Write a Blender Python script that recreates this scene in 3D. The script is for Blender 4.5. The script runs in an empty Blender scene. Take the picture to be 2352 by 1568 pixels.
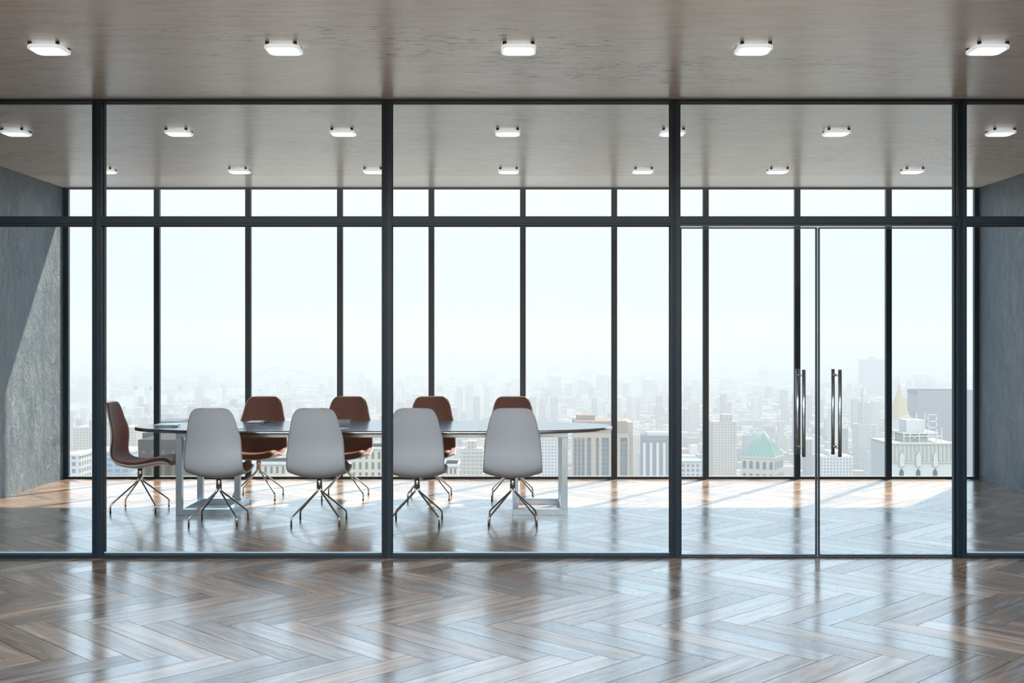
import bpy, bmesh, math, random
from mathutils import Vector
R = random.Random(7)
F = 2613.0            # focal length in pixels of the 2352 px wide frame
CX, CY = 1176.0, 784.0
EYE = 1.5
sc = bpy.context.scene

# ------------------------------------------------------------------ camera, light, exposure
cam = bpy.data.cameras.new('camera'); cam.lens = 36.0 * F / 2352; cam.sensor_width = 36
cam.clip_start = 0.05; cam.clip_end = 60000
co = bpy.data.objects.new('camera', cam); sc.collection.objects.link(co)
co.location = (0, 0, EYE); co.rotation_euler = (math.radians(90), 0, 0)
sc.camera = co
vs = sc.view_settings
vs.view_transform = 'Standard'; vs.look = 'None'; vs.exposure = 0.0; vs.gamma = 1.0; vs.use_curve_mapping = False
sc.cycles.max_bounces = 10
sc.cycles.diffuse_bounces = 5
sc.cycles.glossy_bounces = 4
sc.cycles.transparent_max_bounces = 24
sc.cycles.sample_clamp_indirect = 6.0
sc.cycles.caustics_reflective = False

BACK_FILL = (4.7, 4.6, 4.6, 1)
world = bpy.data.worlds.new('sky'); sc.world = world
world.use_nodes = True
wn = world.node_tree; wn.nodes.clear()
w_out = wn.nodes.new('ShaderNodeOutputWorld'); w_bg = wn.nodes.new('ShaderNodeBackground')
w_tc = wn.nodes.new('ShaderNodeTexCoord'); w_sep = wn.nodes.new('ShaderNodeSeparateXYZ')
w_ramp = wn.nodes.new('ShaderNodeValToRGB')
w_noise = wn.nodes.new('ShaderNodeTexNoise'); w_map = wn.nodes.new('ShaderNodeMapping')
w_mix = wn.nodes.new('ShaderNodeMixRGB'); w_cr = wn.nodes.new('ShaderNodeValToRGB')
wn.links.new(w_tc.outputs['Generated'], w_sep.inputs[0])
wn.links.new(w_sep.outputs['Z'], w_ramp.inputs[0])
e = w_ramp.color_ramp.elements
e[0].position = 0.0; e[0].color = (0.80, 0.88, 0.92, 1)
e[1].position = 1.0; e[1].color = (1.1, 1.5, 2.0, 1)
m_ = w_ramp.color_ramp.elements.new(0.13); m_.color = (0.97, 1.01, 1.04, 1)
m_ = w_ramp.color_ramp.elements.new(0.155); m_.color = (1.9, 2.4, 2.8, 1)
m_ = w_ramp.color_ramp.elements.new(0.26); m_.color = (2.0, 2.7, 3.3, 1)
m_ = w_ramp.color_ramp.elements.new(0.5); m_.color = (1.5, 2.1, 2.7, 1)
w_map.inputs['Scale'].default_value = (1.0, 1.0, 3.4)
wn.links.new(w_tc.outputs['Generated'], w_map.inputs[0]); wn.links.new(w_map.outputs[0], w_noise.inputs['Vector'])
w_noise.inputs['Scale'].default_value = 7.0; w_noise.inputs['Detail'].default_value = 8
w_cr.color_ramp.elements[0].position = 0.5; w_cr.color_ramp.elements[1].position = 0.78
w_cr.color_ramp.elements[1].color = (0.35, 0.35, 0.35, 1)
wn.links.new(w_noise.outputs['Fac'], w_cr.inputs[0]); wn.links.new(w_cr.outputs[0], w_mix.inputs[0])
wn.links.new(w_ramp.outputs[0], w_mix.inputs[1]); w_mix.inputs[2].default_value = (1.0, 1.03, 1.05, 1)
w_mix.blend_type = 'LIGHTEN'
# bright fill added to the sky behind the viewer to light the room
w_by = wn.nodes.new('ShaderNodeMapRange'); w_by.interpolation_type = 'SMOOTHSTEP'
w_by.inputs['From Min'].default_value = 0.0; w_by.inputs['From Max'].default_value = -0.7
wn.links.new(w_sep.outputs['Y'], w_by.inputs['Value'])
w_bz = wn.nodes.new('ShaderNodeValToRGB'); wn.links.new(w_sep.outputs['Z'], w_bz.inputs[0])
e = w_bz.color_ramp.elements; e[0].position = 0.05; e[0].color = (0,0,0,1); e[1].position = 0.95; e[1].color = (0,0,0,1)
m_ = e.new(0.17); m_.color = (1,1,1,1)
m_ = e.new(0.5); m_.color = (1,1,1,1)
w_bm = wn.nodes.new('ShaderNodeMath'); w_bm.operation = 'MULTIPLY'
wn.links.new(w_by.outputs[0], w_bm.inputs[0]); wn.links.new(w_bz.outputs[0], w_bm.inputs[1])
w_bc = wn.nodes.new('ShaderNodeMixRGB'); w_bc.inputs[1].default_value = (0,0,0,1); w_bc.inputs[2].default_value = BACK_FILL
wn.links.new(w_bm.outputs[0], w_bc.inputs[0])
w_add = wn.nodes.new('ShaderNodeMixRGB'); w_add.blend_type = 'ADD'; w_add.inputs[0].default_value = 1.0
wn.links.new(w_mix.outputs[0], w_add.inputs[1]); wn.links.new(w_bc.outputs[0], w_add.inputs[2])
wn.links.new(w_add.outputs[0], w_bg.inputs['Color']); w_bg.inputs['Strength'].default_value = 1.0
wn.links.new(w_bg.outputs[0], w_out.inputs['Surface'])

sun_l = bpy.data.lights.new('sun', 'SUN'); sun_l.energy = 14.0; sun_l.angle = math.radians(1.2); sun_l.color = (1.0, 0.86, 0.70)
sun = bpy.data.objects.new('sun', sun_l); sc.collection.objects.link(sun)
sun.rotation_euler = Vector((-0.68, -1.0, -1.42)).to_track_quat('-Z', 'Y').to_euler()
HAZE_DENSITY = 3.5e-4

# ------------------------------------------------------------------ helpers
def link(o, parent=None):
    sc.collection.objects.link(o)
    if parent is not None: o.parent = parent
    return o
def tag(o, label=None, cat=None, group=None, kind=None):
    if label: o['label'] = label
    if cat: o['category'] = cat
    if group: o['group'] = group
    if kind: o['kind'] = kind
    return o
def empty(name, loc=(0, 0, 0), rz=0.0):
    o = bpy.data.objects.new(name, None); o.empty_display_size = 0.1
    o.location = loc; o.rotation_euler = (0, 0, rz); return link(o)
class MB:
    """collects geometry for ONE mesh object"""
    def __init__(s): s.v = []; s.f = []; s.sm = []
    def add(s, vs_, fs, smooth=False):
        n = len(s.v); s.v += [tuple(p) for p in vs_]
        s.f += [tuple(i + n for i in f) for f in fs]; s.sm += [smooth] * len(fs); return s
    def box(s, x0, x1, y0, y1, z0, z1):
        v = [(x0,y0,z0),(x1,y0,z0),(x1,y1,z0),(x0,y1,z0),(x0,y0,z1),(x1,y0,z1),(x1,y1,z1),(x0,y1,z1)]
        return s.add(v, [(0,3,2,1),(4,5,6,7),(0,1,5,4),(1,2,6,5),(2,3,7,6),(3,0,4,7)])
    def prism(s, poly, z0, z1, smooth=False):
        n = len(poly)
        v = [(x,y,z0) for x,y in poly] + [(x,y,z1) for x,y in poly]
        s.add(v, [tuple(range(n-1,-1,-1)), tuple(range(n, 2*n))])
        k = len(s.v) - 2*n
        for i in range(n):
            j = (i+1) % n
            s.f.append((k+i, k+j, k+n+j, k+n+i)); s.sm.append(smooth)
        return s
    def extrude(s, prof, axis, a, b):
        """prof: list of (p,q) outline; axis 'x' -> (p,q)=(y,z), 'z' -> (x,y), 'y' -> (x,z)"""
        def pt(p, q, t): return {'x': (t,p,q), 'y': (p,t,q), 'z': (p,q,t)}[axis]
        n = len(prof)
        v = [pt(p,q,a) for p,q in prof] + [pt(p,q,b) for p,q in prof]
        fs = [tuple(range(n-1,-1,-1)), tuple(range(n,2*n))] + [(i,(i+1)%n,n+(i+1)%n,n+i) for i in range(n)]
        return s.add(v, fs)
    def tube(s, pts, r, n=12, caps=True, r1=None):
        pts = [Vector(p) for p in pts]; rings = []
        up = None
        for i, p in enumerate(pts):
            d = (pts[min(i+1,len(pts)-1)] - pts[max(i-1,0)]).normalized()
            if up is None:
                up = Vector((0,0,1)) if abs(d.z) < 0.9 else Vector((1,0,0))
            a = (up - d*up.dot(d)).normalized(); b = d.cross(a); up = a
            rr = r if r1 is None else r + (r1-r)*i/(len(pts)-1)
            rings.append([p + a*math.cos(t)*rr + b*math.sin(t)*rr for t in [2*math.pi*k/n for k in range(n)]])
        base = len(s.v)
        for ring in rings: s.v += [tuple(q) for q in ring]
        for i in range(len(rings)-1):
            for k in range(n):
                s.f.append((base+i*n+k, base+i*n+(k+1)%n, base+(i+1)*n+(k+1)%n, base+(i+1)*n+k)); s.sm.append(True)
        if caps:
            s.f.append(tuple(base+k for k in range(n-1,-1,-1))); s.sm.append(False)
            s.f.append(tuple(base+(len(rings)-1)*n+k for k in range(n))); s.sm.append(False)
        return s
    def build(s, name, mat, parent=None, bevel=0.0, seg=2):
        me = bpy.data.meshes.new(name); me.from_pydata(s.v, [], s.f)
        me.polygons.foreach_set('use_smooth', s.sm)
        bm = bmesh.new(); bm.from_mesh(me); bmesh.ops.recalc_face_normals(bm, faces=bm.faces); bm.to_mesh(me); bm.free()
        me.materials.append(mat)
        o = bpy.data.objects.new(name, me)
        if bevel:
            m = o.modifiers.new('edge', 'BEVEL'); m.width = bevel; m.segments = seg; m.limit_method = 'ANGLE'; m.angle_limit = 0.6
        return link(o, parent)
def round_poly(hw, hd, r, n=6):
    out = []
    for cx, cy, a0 in ((hw-r,hd-r,0),(-hw+r,hd-r,90),(-hw+r,-hd+r,180),(hw-r,-hd+r,270)):
        for k in range(n+1):
            a = math.radians(a0 + 90*k/n); out.append((cx+r*math.cos(a), cy+r*math.sin(a)))
    return out
def copy_tree(o, parent=None):
    c = o.copy(); sc.collection.objects.link(c); c.parent = parent
    for ch in list(o.children): copy_tree(ch, c)
    return c

# ------------------------------------------------------------------ materials
def mat(name, color=(0.5,0.5,0.5), rough=0.5, metal=0.0, spec=0.5, ior=1.5):
    m = bpy.data.materials.new(name); m.use_nodes = True
    b = m.node_tree.nodes['Principled BSDF']
    b.inputs['Base Color'].default_value = (*color, 1); b.inputs['Roughness'].default_value = rough
    b.inputs['Metallic'].default_value = metal; b.inputs['Specular IOR Level'].default_value = spec; b.inputs['IOR'].default_value = ior
    return m
def nd(m, t, **kw):
    n = m.node_tree.nodes.new(t)
    for k, v in kw.items(): setattr(n, k, v)
    return n
def lk(m, a, b): m.node_tree.links.new(a, b)
def bsdf(m): return m.node_tree.nodes['Principled BSDF']
def ramp(m, stops, src=None):
    r = nd(m, 'ShaderNodeValToRGB'); el = r.color_ramp.elements
    el[0].position, el[0].color = stops[0][0], (*stops[0][1], 1)
    el[1].position, el[1].color = stops[-1][0], (*stops[-1][1], 1)
    for p, c in stops[1:-1]:
        x = el.new(p); x.color = (*c, 1)
    if src is not None: lk(m, src, r.inputs[0])
    return r
def mapped(m, scale, coord='Object', rot=(0,0,0)):
    tc = nd(m, 'ShaderNodeTexCoord'); mp = nd(m, 'ShaderNodeMapping')
    mp.inputs['Scale'].default_value = scale; mp.inputs['Rotation'].default_value = rot
    lk(m, tc.outputs[coord], mp.inputs[0]); return mp.outputs[0]
def noise(m, vec, scale, detail=4, rough=0.5, dist=0.0):
    n = nd(m, 'ShaderNodeTexNoise'); n.inputs['Scale'].default_value = scale; n.inputs['Detail'].default_value = detail
    n.inputs['Roughness'].default_value = rough; n.inputs['Distortion'].default_value = dist
    lk(m, vec, n.inputs['Vector']); return n.outputs['Fac']
def bump(m, h, strength, dist, prev=None):
    b = nd(m, 'ShaderNodeBump'); b.inputs['Strength'].default_value = strength; b.inputs['Distance'].default_value = dist
    lk(m, h, b.inputs['Height'])
    if prev is not None: lk(m, prev, b.inputs['Normal'])
    return b.outputs[0]
def mixc(m, fac, a, b, blend='MIX'):
    x = nd(m, 'ShaderNodeMixRGB', blend_type=blend)
    for i, s in ((0, fac), (1, a), (2, b)):
        if isinstance(s, (int, float)): x.inputs[i].default_value = s
        elif isinstance(s, tuple): x.inputs[i].default_value = (*s, 1)
        else: lk(m, s, x.inputs[i])
    return x.outputs[0]
def mth(m, op, a, b=None, c=None):
    x = nd(m, 'ShaderNodeMath', operation=op)
    for i, s in enumerate((a, b, c)):
        if s is None: continue
        if isinstance(s, (int, float)): x.inputs[i].default_value = s
        else: lk(m, s, x.inputs[i])
    return x.outputs[0]

M = {}
# herringbone oak, grey limed, satin varnish
m = M['planks'] = mat('oak planks', rough=0.22, spec=0.5, ior=1.62)
uv = nd(m, 'ShaderNodeUVMap'); uv.uv_map = 'UVMap'
at = nd(m, 'ShaderNodeAttribute'); at.attribute_name = 'tone'
sp = nd(m, 'ShaderNodeSeparateColor'); lk(m, at.outputs['Color'], sp.inputs[0])
mp = nd(m, 'ShaderNodeMapping'); mp.inputs['Scale'].default_value = (1.2, 10, 1); lk(m, uv.outputs[0], mp.inputs[0])
g1 = noise(m, mp.outputs[0], 2.0, 6, 0.5, 0.5)
mp2 = nd(m, 'ShaderNodeMapping'); mp2.inputs['Scale'].default_value = (1.3, 4.5, 1); lk(m, uv.outputs[0], mp2.inputs[0])
g2 = noise(m, mp2.outputs[0], 1.7, 5, 0.55, 0.8)
c1 = ramp(m, [(0.25,(0.095,0.055,0.034)),(0.5,(0.20,0.13,0.083)),(0.75,(0.30,0.21,0.145))], g1).outputs[0]
c2 = ramp(m, [(0.3,(0.10,0.088,0.082)),(0.7,(0.30,0.265,0.24))], g1).outputs[0]
gf = ramp(m, [(0.38,(0,0,0)),(0.66,(1,1,1))], g2).outputs[0]
gf2 = mth(m, 'MULTIPLY', gf, mth(m, 'MULTIPLY_ADD', sp.outputs[1], 0.8, 0.2))
col = mixc(m, gf2, c1, c2)
tone = mth(m, 'MULTIPLY_ADD', sp.outputs[0], 0.80, 0.75)
vm = nd(m, 'ShaderNodeVectorMath', operation='SCALE'); lk(m, col, vm.inputs[0]); lk(m, tone, vm.inputs['Scale'])
lk(m, vm.outputs[0], bsdf(m).inputs['Base Color'])
lk(m, mth(m, 'MULTIPLY_ADD', sp.outputs[2], 0.09, 0.16), bsdf(m).inputs['Roughness'])
M['joint'] = mat('dark joint', (0.03,0.022,0.018), 0.7)
# travertine ceiling
m = M['ceiling'] = mat('polished travertine', rough=0.26, ior=1.85)
v1 = mapped(m, (1.1, 9.0, 1.0)); n1 = noise(m, v1, 3.0, 12, 0.72, 0.8)
v2 = mapped(m, (5.0, 30.0, 1.0)); n2 = noise(m, v2, 2.0, 6, 0.65)
v3 = mapped(m, (0.35, 0.9, 1.0)); n3 = noise(m, v3, 1.4, 3, 0.5)
base = ramp(m, [(0.25,(0.50,0.44,0.40)),(0.5,(0.68,0.625,0.58)),(0.75,(0.78,0.74,0.71))], n1).outputs[0]
pit = ramp(m, [(0.33,(1,1,1)),(0.43,(0,0,0))], n2).outputs[0]
pitz = ramp(m, [(0.48,(0.05,0.05,0.05)),(0.62,(1,1,1))], n3).outputs[0]
pf = mth(m, 'MULTIPLY', pit, pitz)
lk(m, mixc(m, pf, base, (0.10,0.075,0.05)), bsdf(m).inputs['Base Color'])
v4 = mapped(m, (1,1,1)); n4 = noise(m, v4, 55.0, 3, 0.6)
nb = bump(m, n4, 0.22, 0.004); nb = bump(m, mth(m, 'SUBTRACT', 1.0, pf), 0.35, 0.004, nb); nb = bump(m, n1, 0.12, 0.006, nb)
lk(m, nb, bsdf(m).inputs['Normal'])
M['bounce_wall'] = mat('pale bounce wall', (0.66,0.62,0.58), 0.7)
# rough plaster walls
m = M['plaster'] = mat('trowelled plaster', rough=0.30, ior=1.7)
v1 = mapped(m, (1, 1.25, 0.9)); n1 = noise(m, v1, 2.4, 9, 0.68, 0.8); n2 = noise(m, v1, 8.0, 9, 0.7, 1.0)
n3 = noise(m, mapped(m, (4, 4, 0.9)), 1.5, 5, 0.6)
lk(m, ramp(m, [(0.3,(0.11,0.17,0.22)),(0.5,(0.17,0.225,0.27)),(0.72,(0.25,0.29,0.325))], mth(m,'ADD',mth(m,'MULTIPLY',n1,0.55),mth(m,'MULTIPLY',n3,0.45))).outputs[0], bsdf(m).inputs['Base Color'])
nb = bump(m, n1, 1.0, 0.10); nb = bump(m, n2, 1.0, 0.06, nb)
lk(m, nb, bsdf(m).inputs['Normal'])

M['frame'] = mat('dark anodised aluminium', (0.008,0.019,0.028), 0.36, 0.0, 0.25)
M['edge_glint'] = mat('pale glass edge glint', (0.42,0.56,0.62), 0.25)  # pale strip colour stands for the reflection along the glass bottom edge
M['gasket'] = mat('black gasket', (0.012,0.014,0.016), 0.6)
def glass(name, tint, refl):
    m = bpy.data.materials.new(name); m.use_nodes = True; t = m.node_tree; t.nodes.clear()
    out = nd(m,'ShaderNodeOutputMaterial'); tr = nd(m,'ShaderNodeBsdfTransparent'); gl = nd(m,'ShaderNodeBsdfGlossy'); mx = nd(m,'ShaderNodeMixShader')
    tr.inputs[0].default_value = (*tint,1); gl.inputs['Roughness'].default_value = 0.0
    lw = nd(m,'ShaderNodeLayerWeight'); lw.inputs['Blend'].default_value = 0.5
    fac = mth(m,'MULTIPLY_ADD', mth(m,'POWER', lw.outputs['Facing'], 5.0), 0.8, refl)
    lk(m, fac, mx.inputs[0]); lk(m, tr.outputs[0], mx.inputs[1]); lk(m, gl.outputs[0], mx.inputs[2]); lk(m, mx.outputs[0], out.inputs[0])
    return m
M['glass'] = glass('clear glazing', (0.985,0.995,0.995), 0.006)
M['chrome'] = mat('polished steel', (0.55,0.60,0.62), 0.2, 1.0)
M['leg_metal'] = mat('brushed leg steel', (0.50,0.50,0.48), 0.16, 1.0)
M['satin'] = mat('satin aluminium', (0.36,0.43,0.48), 0.26, 1.0)
M['rubber'] = mat('black rubber', (0.02,0.02,0.02), 0.6)
m = M['shell'] = mat('white moulded shell', (0.44,0.46,0.49), 0.42)
n = noise(m, mapped(m,(1,1,1)), 160, 3, 0.6); lk(m, bump(m, n, 0.12, 0.001), bsdf(m).inputs['Normal'])
m = M['leather'] = mat('cognac upholstery', (0.27,0.085,0.045), 0.6, 0.0, 0.25)
n = noise(m, mapped(m,(1,1,1)), 220, 3, 0.6); lk(m, bump(m, n, 0.15, 0.001), bsdf(m).inputs['Normal'])
lk(m, ramp(m, [(0.35,(0.110,0.030,0.016)),(0.65,(0.160,0.046,0.025))], noise(m, mapped(m,(1,1,1)), 5, 3)).outputs[0], bsdf(m).inputs['Base Color'])
m = M['top'] = mat('blue black stone top', (0.02,0.035,0.05), 0.16, ior=1.9)
n = noise(m, mapped(m,(1.6,9,1)), 2.0, 6, 0.6, 0.8)
lk(m, ramp(m, [(0.3,(0.008,0.06,0.11)),(0.7,(0.025,0.16,0.27))], n).outputs[0], bsdf(m).inputs['Base Color'])
lk(m, mth(m,'MULTIPLY_ADD', n, 0.2, 0.05), bsdf(m).inputs['Roughness']); lk(m, bump(m, n, 0.04, 0.002), bsdf(m).inputs['Normal'])
M['rim'] = mat('dark mirror rim', (0.45,0.47,0.50), 0.14, 1.0)
m = M['lamp_body'] = mat('opal lamp housing', (0.85,0.87,0.9), 0.3)
bsdf(m).inputs['Emission Color'].default_value = (0.88,0.97,1.0,1); bsdf(m).inputs['Emission Strength'].default_value = 0.45
m = M['diffuser'] = mat('lit opal diffuser', (0.9,0.9,0.9), 0.4)
bsdf(m).inputs['Emission Color'].default_value = (0.88,0.97,1.0,1); bsdf(m).inputs['Emission Strength'].default_value = 1.6
M['peg'] = mat('dark standoff', (0.05,0.05,0.05), 0.3, 0.8)
M['paper'] = mat('white paper', (0.75,0.78,0.8), 0.6)
M['black'] = mat('black cover', (0.02,0.022,0.025), 0.35)
M['blue_cover'] = mat('blue cover', (0.05,0.13,0.22), 0.35)
M['cream'] = mat('cream page edge', (0.35,0.36,0.3), 0.6)
M['silver'] = mat('silver case', (0.62,0.66,0.66), 0.3, 0.7)

# ------------------------------------------------------------------ room
XL, XR = -4.893, 5.092
YB, YW = -3.0, 12.40       # added wall behind the camera, rear glazing
YP = 7.87                  # front face of the glass partition
H = 3.178
def struct(o): o['kind'] = 'structure'; return o

# floor: herringbone planks in one mesh, joints between them
PW, PL, PITCH = 0.1607, 0.945, 0.668
JOINT = 6.787
bm = bmesh.new(); uvl = bm.loops.layers.uv.new('UVMap'); tl = bm.loops.layers.float_color.new('tone')
s2 = math.sqrt(0.5)
k0 = int(math.floor((YB - JOINT)/PITCH)) - 1; k1 = int(math.ceil((YW - JOINT)/PITCH)) + 2
step = PW * math.sqrt(2)
X0 = {}
for k in range(k0, k1):
    # band k: highest corner of its boards at JOINT + k*PITCH ; even k lean "/", odd k lean "\"
    ytop = JOINT + k*PITCH
    slash = (k % 2 == 0)
    d = Vector((s2, s2)) if slash else Vector((-s2, s2))
    nrm = Vector((-d.y, d.x))
    # top corner of "/" board is the end of its upper-left long side; of "\" board the upper-right one
    off = 0.186 if slash else 0.1997
    i0 = int((XL - 2)/step) - 2; i1 = int((XR + 2)/step) + 2
    for i in range(i0, i1):
        tip = Vector((i*step + off, ytop))
        side = Vector((s2, -s2)) if slash else Vector((-s2, -s2))
        a = tip; b = tip - d*PL; c = b + side*PW; e_ = tip + side*PW
        g = 0.0016
        quad = [a - d*g + side*g, b + d*g + side*g, c + d*g - side*g, e_ - d*g - side*g]
        if max(p.x for p in quad) < XL or min(p.x for p in quad) > XR: continue
        if max(p.y for p in quad) < YB or min(p.y for p in quad) > YW: continue
        vsq = [bm.verts.new((p.x, p.y, 0.0)) for p in quad]
        f = bm.faces.new(vsq)
        if f.normal.z < 0: pass
        ru, rv = R.random()*40, R.random()*40
        t = (R.random(), R.random(), R.random(), 1)
        for lp, (u_, v_) in zip(f.loops, ((PL,0),(0,0),(0,PW),(PL,PW))):
            lp[uvl].uv = (u_+ru, v_+rv); lp[tl] = t
for co_, no in (((XL,0,0),(-1,0,0)),((XR,0,0),(1,0,0)),((0,YB,0),(0,-1,0)),((0,YW+0.04,0),(0,1,0))):
    bmesh.ops.bisect_plane(bm, geom=bm.verts[:]+bm.edges[:]+bm.faces[:], plane_co=co_, plane_no=no, clear_outer=True)
bm.normal_update()
for f in bm.faces:
    if f.normal.z < 0: f.normal_flip()
me = bpy.data.meshes.new('floor_planks'); bm.to_mesh(me); bm.free(); me.materials.append(M['planks'])
fl = MB().box(XL-0.3, XR+0.3, YB, YW+0.12, -0.3, -0.0012).build('floor', M['joint']); struct(fl)
pl = bpy.data.objects.new('planks', me); link(pl, fl)
YC = 4.3                    # the ceiling slab ends here: unseen roof opening added to let light in
cl = MB().box(XL-0.3, XR+0.3, YC, YW+0.12, H, H+0.4).build('ceiling', M['ceiling']); struct(cl)
struct(MB().box(XL-0.3, XR+0.3, YB-0.3, YB, -0.001, H).build('wall_back', M['bounce_wall']))  # unseen wall added behind the camera, pale to bounce light forward
struct(MB().box(XL-0.3, XL, YB, YW+0.12, -0.001, H).build('wall_left', M['plaster']))
struct(MB().box(XR, XR+0.3, YB, YW+0.12, -0.001, H).build('wall_right', M['plaster']))

# rear glazing: ten windows, each with its own frame and pane
edges_px = [150, 359.5, 569.5, 780.5, 990.7, 1201, 1411, 1621.5, 1832, 2042, 2243]
ex = [(p-CX)*YW/F for p in edges_px]; ex[0] = XL; ex[-1] = XR
mh = 0.031
for i in range(10):
    a, b = ex[i], ex[i+1]
    la = a + (0.055 if i == 0 else mh); rb = b - (0.05 if i == 9 else mh)
    fr = MB()
    fr.box(a, la, YW, YW+0.05, 0, H); fr.box(rb, b, YW, YW+0.05, 0, H)
    fr.box(la, rb, YW, YW+0.05, 0, 0.024); fr.box(la, rb, YW, YW+0.05, H-0.018, H)
    o = struct(fr.build('window_%d' % (i+1), M['frame']))
    MB().box(la-0.005, rb+0.005, YW+0.012, YW+0.022, 0.02, H-0.014).build('pane', M['glass'], o)
    MB().box(la, rb, YW+0.006, YW+0.030, 0.024, 0.031).build('glass_edge_glint', M['edge_glint'], o)

# glass partition: grooved posts and rails
posts = [XL+0.033, -2.873, -0.867, 1.132, 3.114, XR-0.033]
HW = 0.033; PD = 0.10
def groove(w0, w1, cuts, d0, d1, depth=0.006, gw=0.004):
    pts = [(w0, d0)]
    for c in cuts: pts += [(c-gw, d0), (c-gw, d0+depth), (c+gw, d0+depth), (c+gw, d0)]
    pts += [(w1, d0), (w1, d1), (w0, d1)]
    return pts
tn = 1
for px_ in posts:
    prof = groove(px_-HW, px_+HW, [px_-0.017, px_-0.004], YP, YP+PD)
    struct(MB().extrude(prof, 'z', 0, H).build('trim_%d' % tn, M['frame'], bevel=0.001, seg=1)); tn += 1
TZ0, TZ1 = 2.304, 2.364
wn_ = 11
for i in range(5):
    a, b = posts[i]+HW, posts[i+1]-HW
    door = (i == 3)
    # transom, head rail, sill rail
    prof = [(YP+0.004, TZ1), (YP+PD-0.004, TZ1), (YP+PD-0.004, TZ0), (YP+0.004, TZ0), (YP+0.004, TZ0+0.010), (YP+0.012, TZ0+0.010), (YP+0.012, TZ0+0.016), (YP+0.004, TZ0+0.016)]
    struct(MB().extrude(prof, 'x', a, b).build('trim_%d' % tn, M['frame'])); tn += 1
    struct(MB().box(a, b, YP+0.004, YP+PD-0.004, H-0.022, H).build('trim_%d' % tn, M['frame'])); tn += 1
    zb = 0.024
    if not door:
        struct(MB().box(a, b, YP-0.004, YP+PD-0.004, 0, zb).build('trim_%d' % tn, M['frame'])); tn += 1
    else:
        struct(MB().box(a, b, YP+0.02, YP+PD-0.02, 0, 0.006).build('trim_%d' % tn, M['frame'])); tn += 1
    def fixed(z0, z1):
        global wn_
        g = MB()
        t_ = 0.006
        g.box(a, a+t_, YP+0.035, YP+0.065, z0, z1).box(b-t_, b, YP+0.035, YP+0.065, z0, z1)
        g.box(a+t_, b-t_, YP+0.035, YP+0.065, z0, z0+t_).box(a+t_, b-t_, YP+0.035, YP+0.065, z1-t_, z1)
        o = struct(g.build('window_%d' % wn_, M['gasket'])); wn_ += 1
        MB().box(a+0.004, b-0.004, YP+0.044, YP+0.056, z0+0.004, z1-0.004).build('pane', M['glass'], o)
        if z0 < 1: MB().box(a+t_, b-t_, YP+0.036, YP+0.064, z0+t_, z0+t_+0.007).build('glass_edge_glint', M['edge_glint'], o)
    fixed(TZ1, H-0.022)
    if not door: fixed(zb, TZ0)
# double door
YG = YP + 0.05
dl0, dl1 = (1564.5-CX)*YP/F, (1880.3-CX)*YP/F
dr0, dr1 = (1883.6-CX)*YP/F, (2198-CX)*YP/F
def leaf(n, x0, x1, hx):
    z0, z1, t_ = 0.010, 2.294, 0.0085
    g = MB()
    g.box(x0, x0+t_, YG-0.014, YG+0.014, z0, z1).box(x1-t_, x1, YG-0.014, YG+0.014, z0, z1)
    g.box(x0+t_, x1-t_, YG-0.014, YG+0.014, z0, z0+t_).box(x0+t_, x1-t_, YG-0.014, YG+0.014, z1-t_, z1)
    o = struct(g.build('door_%d' % n, M['frame']))
    MB().box(x0+0.005, x1-0.005, YG-0.005, YG+0.005, z0+0.005, z1-0.005).build('pane', M['glass'], o)
    for s, zz in ((-1, 1), (1, 1)):
        yb = YG + s*0.085
        hb = MB().tube([(hx, yb, 0.706), (hx, yb, 1.306)], 0.0125, 20)
        for zc in (0.766, 1.266): hb.tube([(hx, YG + s*0.0055, zc), (hx, yb, zc)], 0.008, 14)
        h_ = hb.build('handle', M['chrome'], o)
leaf(1, dl0, dl1, 2.009); leaf(2, dr0, dr1, 2.258)

# ------------------------------------------------------------------ ceiling lamps
def make_lamp():
    t = empty('ceiling_lamp')
    s = 0.0985
    MB().prism(round_poly(s, s, 0.045), -0.036, -0.016).build('housing', M['lamp_body'], t, bevel=0.004, seg=3)
    MB().prism(round_poly(s-0.014, s-0.014, 0.036), -0.039, -0.030).build('diffuser', M['diffuser'], t, bevel=0.002)
    for sx in (-1, 1):
        for sy in (-1, 1):
            MB().tube([(sx*0.078, sy*0.078, -0.017), (sx*0.078, sy*0.078, 0)], 0.011, 14).build('standoff', M['peg'], t)
    return t
rows = [(6.445, [113, 652, 1191, 1730, 2268], 'row before the glass partition'),
        (9.03, [37, 411, 788.5, 1166, 1544, 1920.5, 2298], 'row behind the glass partition'),
        (11.06, [241, 550, 858, 1168, 1476.5, 1786, 2095], 'row near the rear windows')]
ordn = {5: ['leftmost', 'second from the left', 'middle', 'second from the right', 'rightmost'],
        7: ['leftmost', 'second from the left', 'third from the left', 'middle', 'third from the right', 'second from the right', 'rightmost']}
lamp = make_lamp(); first = True
for Y, xs, where in rows:
    for i, p in enumerate(xs):
        o = lamp if first else copy_tree(lamp)
        first = False
        o.location = ((p-CX)*Y/F, Y, H)
        tag(o, 'square white ceiling lamp, %s in the %s' % (ordn[len(xs)][i], where), 'ceiling lamp', 'square ceiling lamps')

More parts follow.
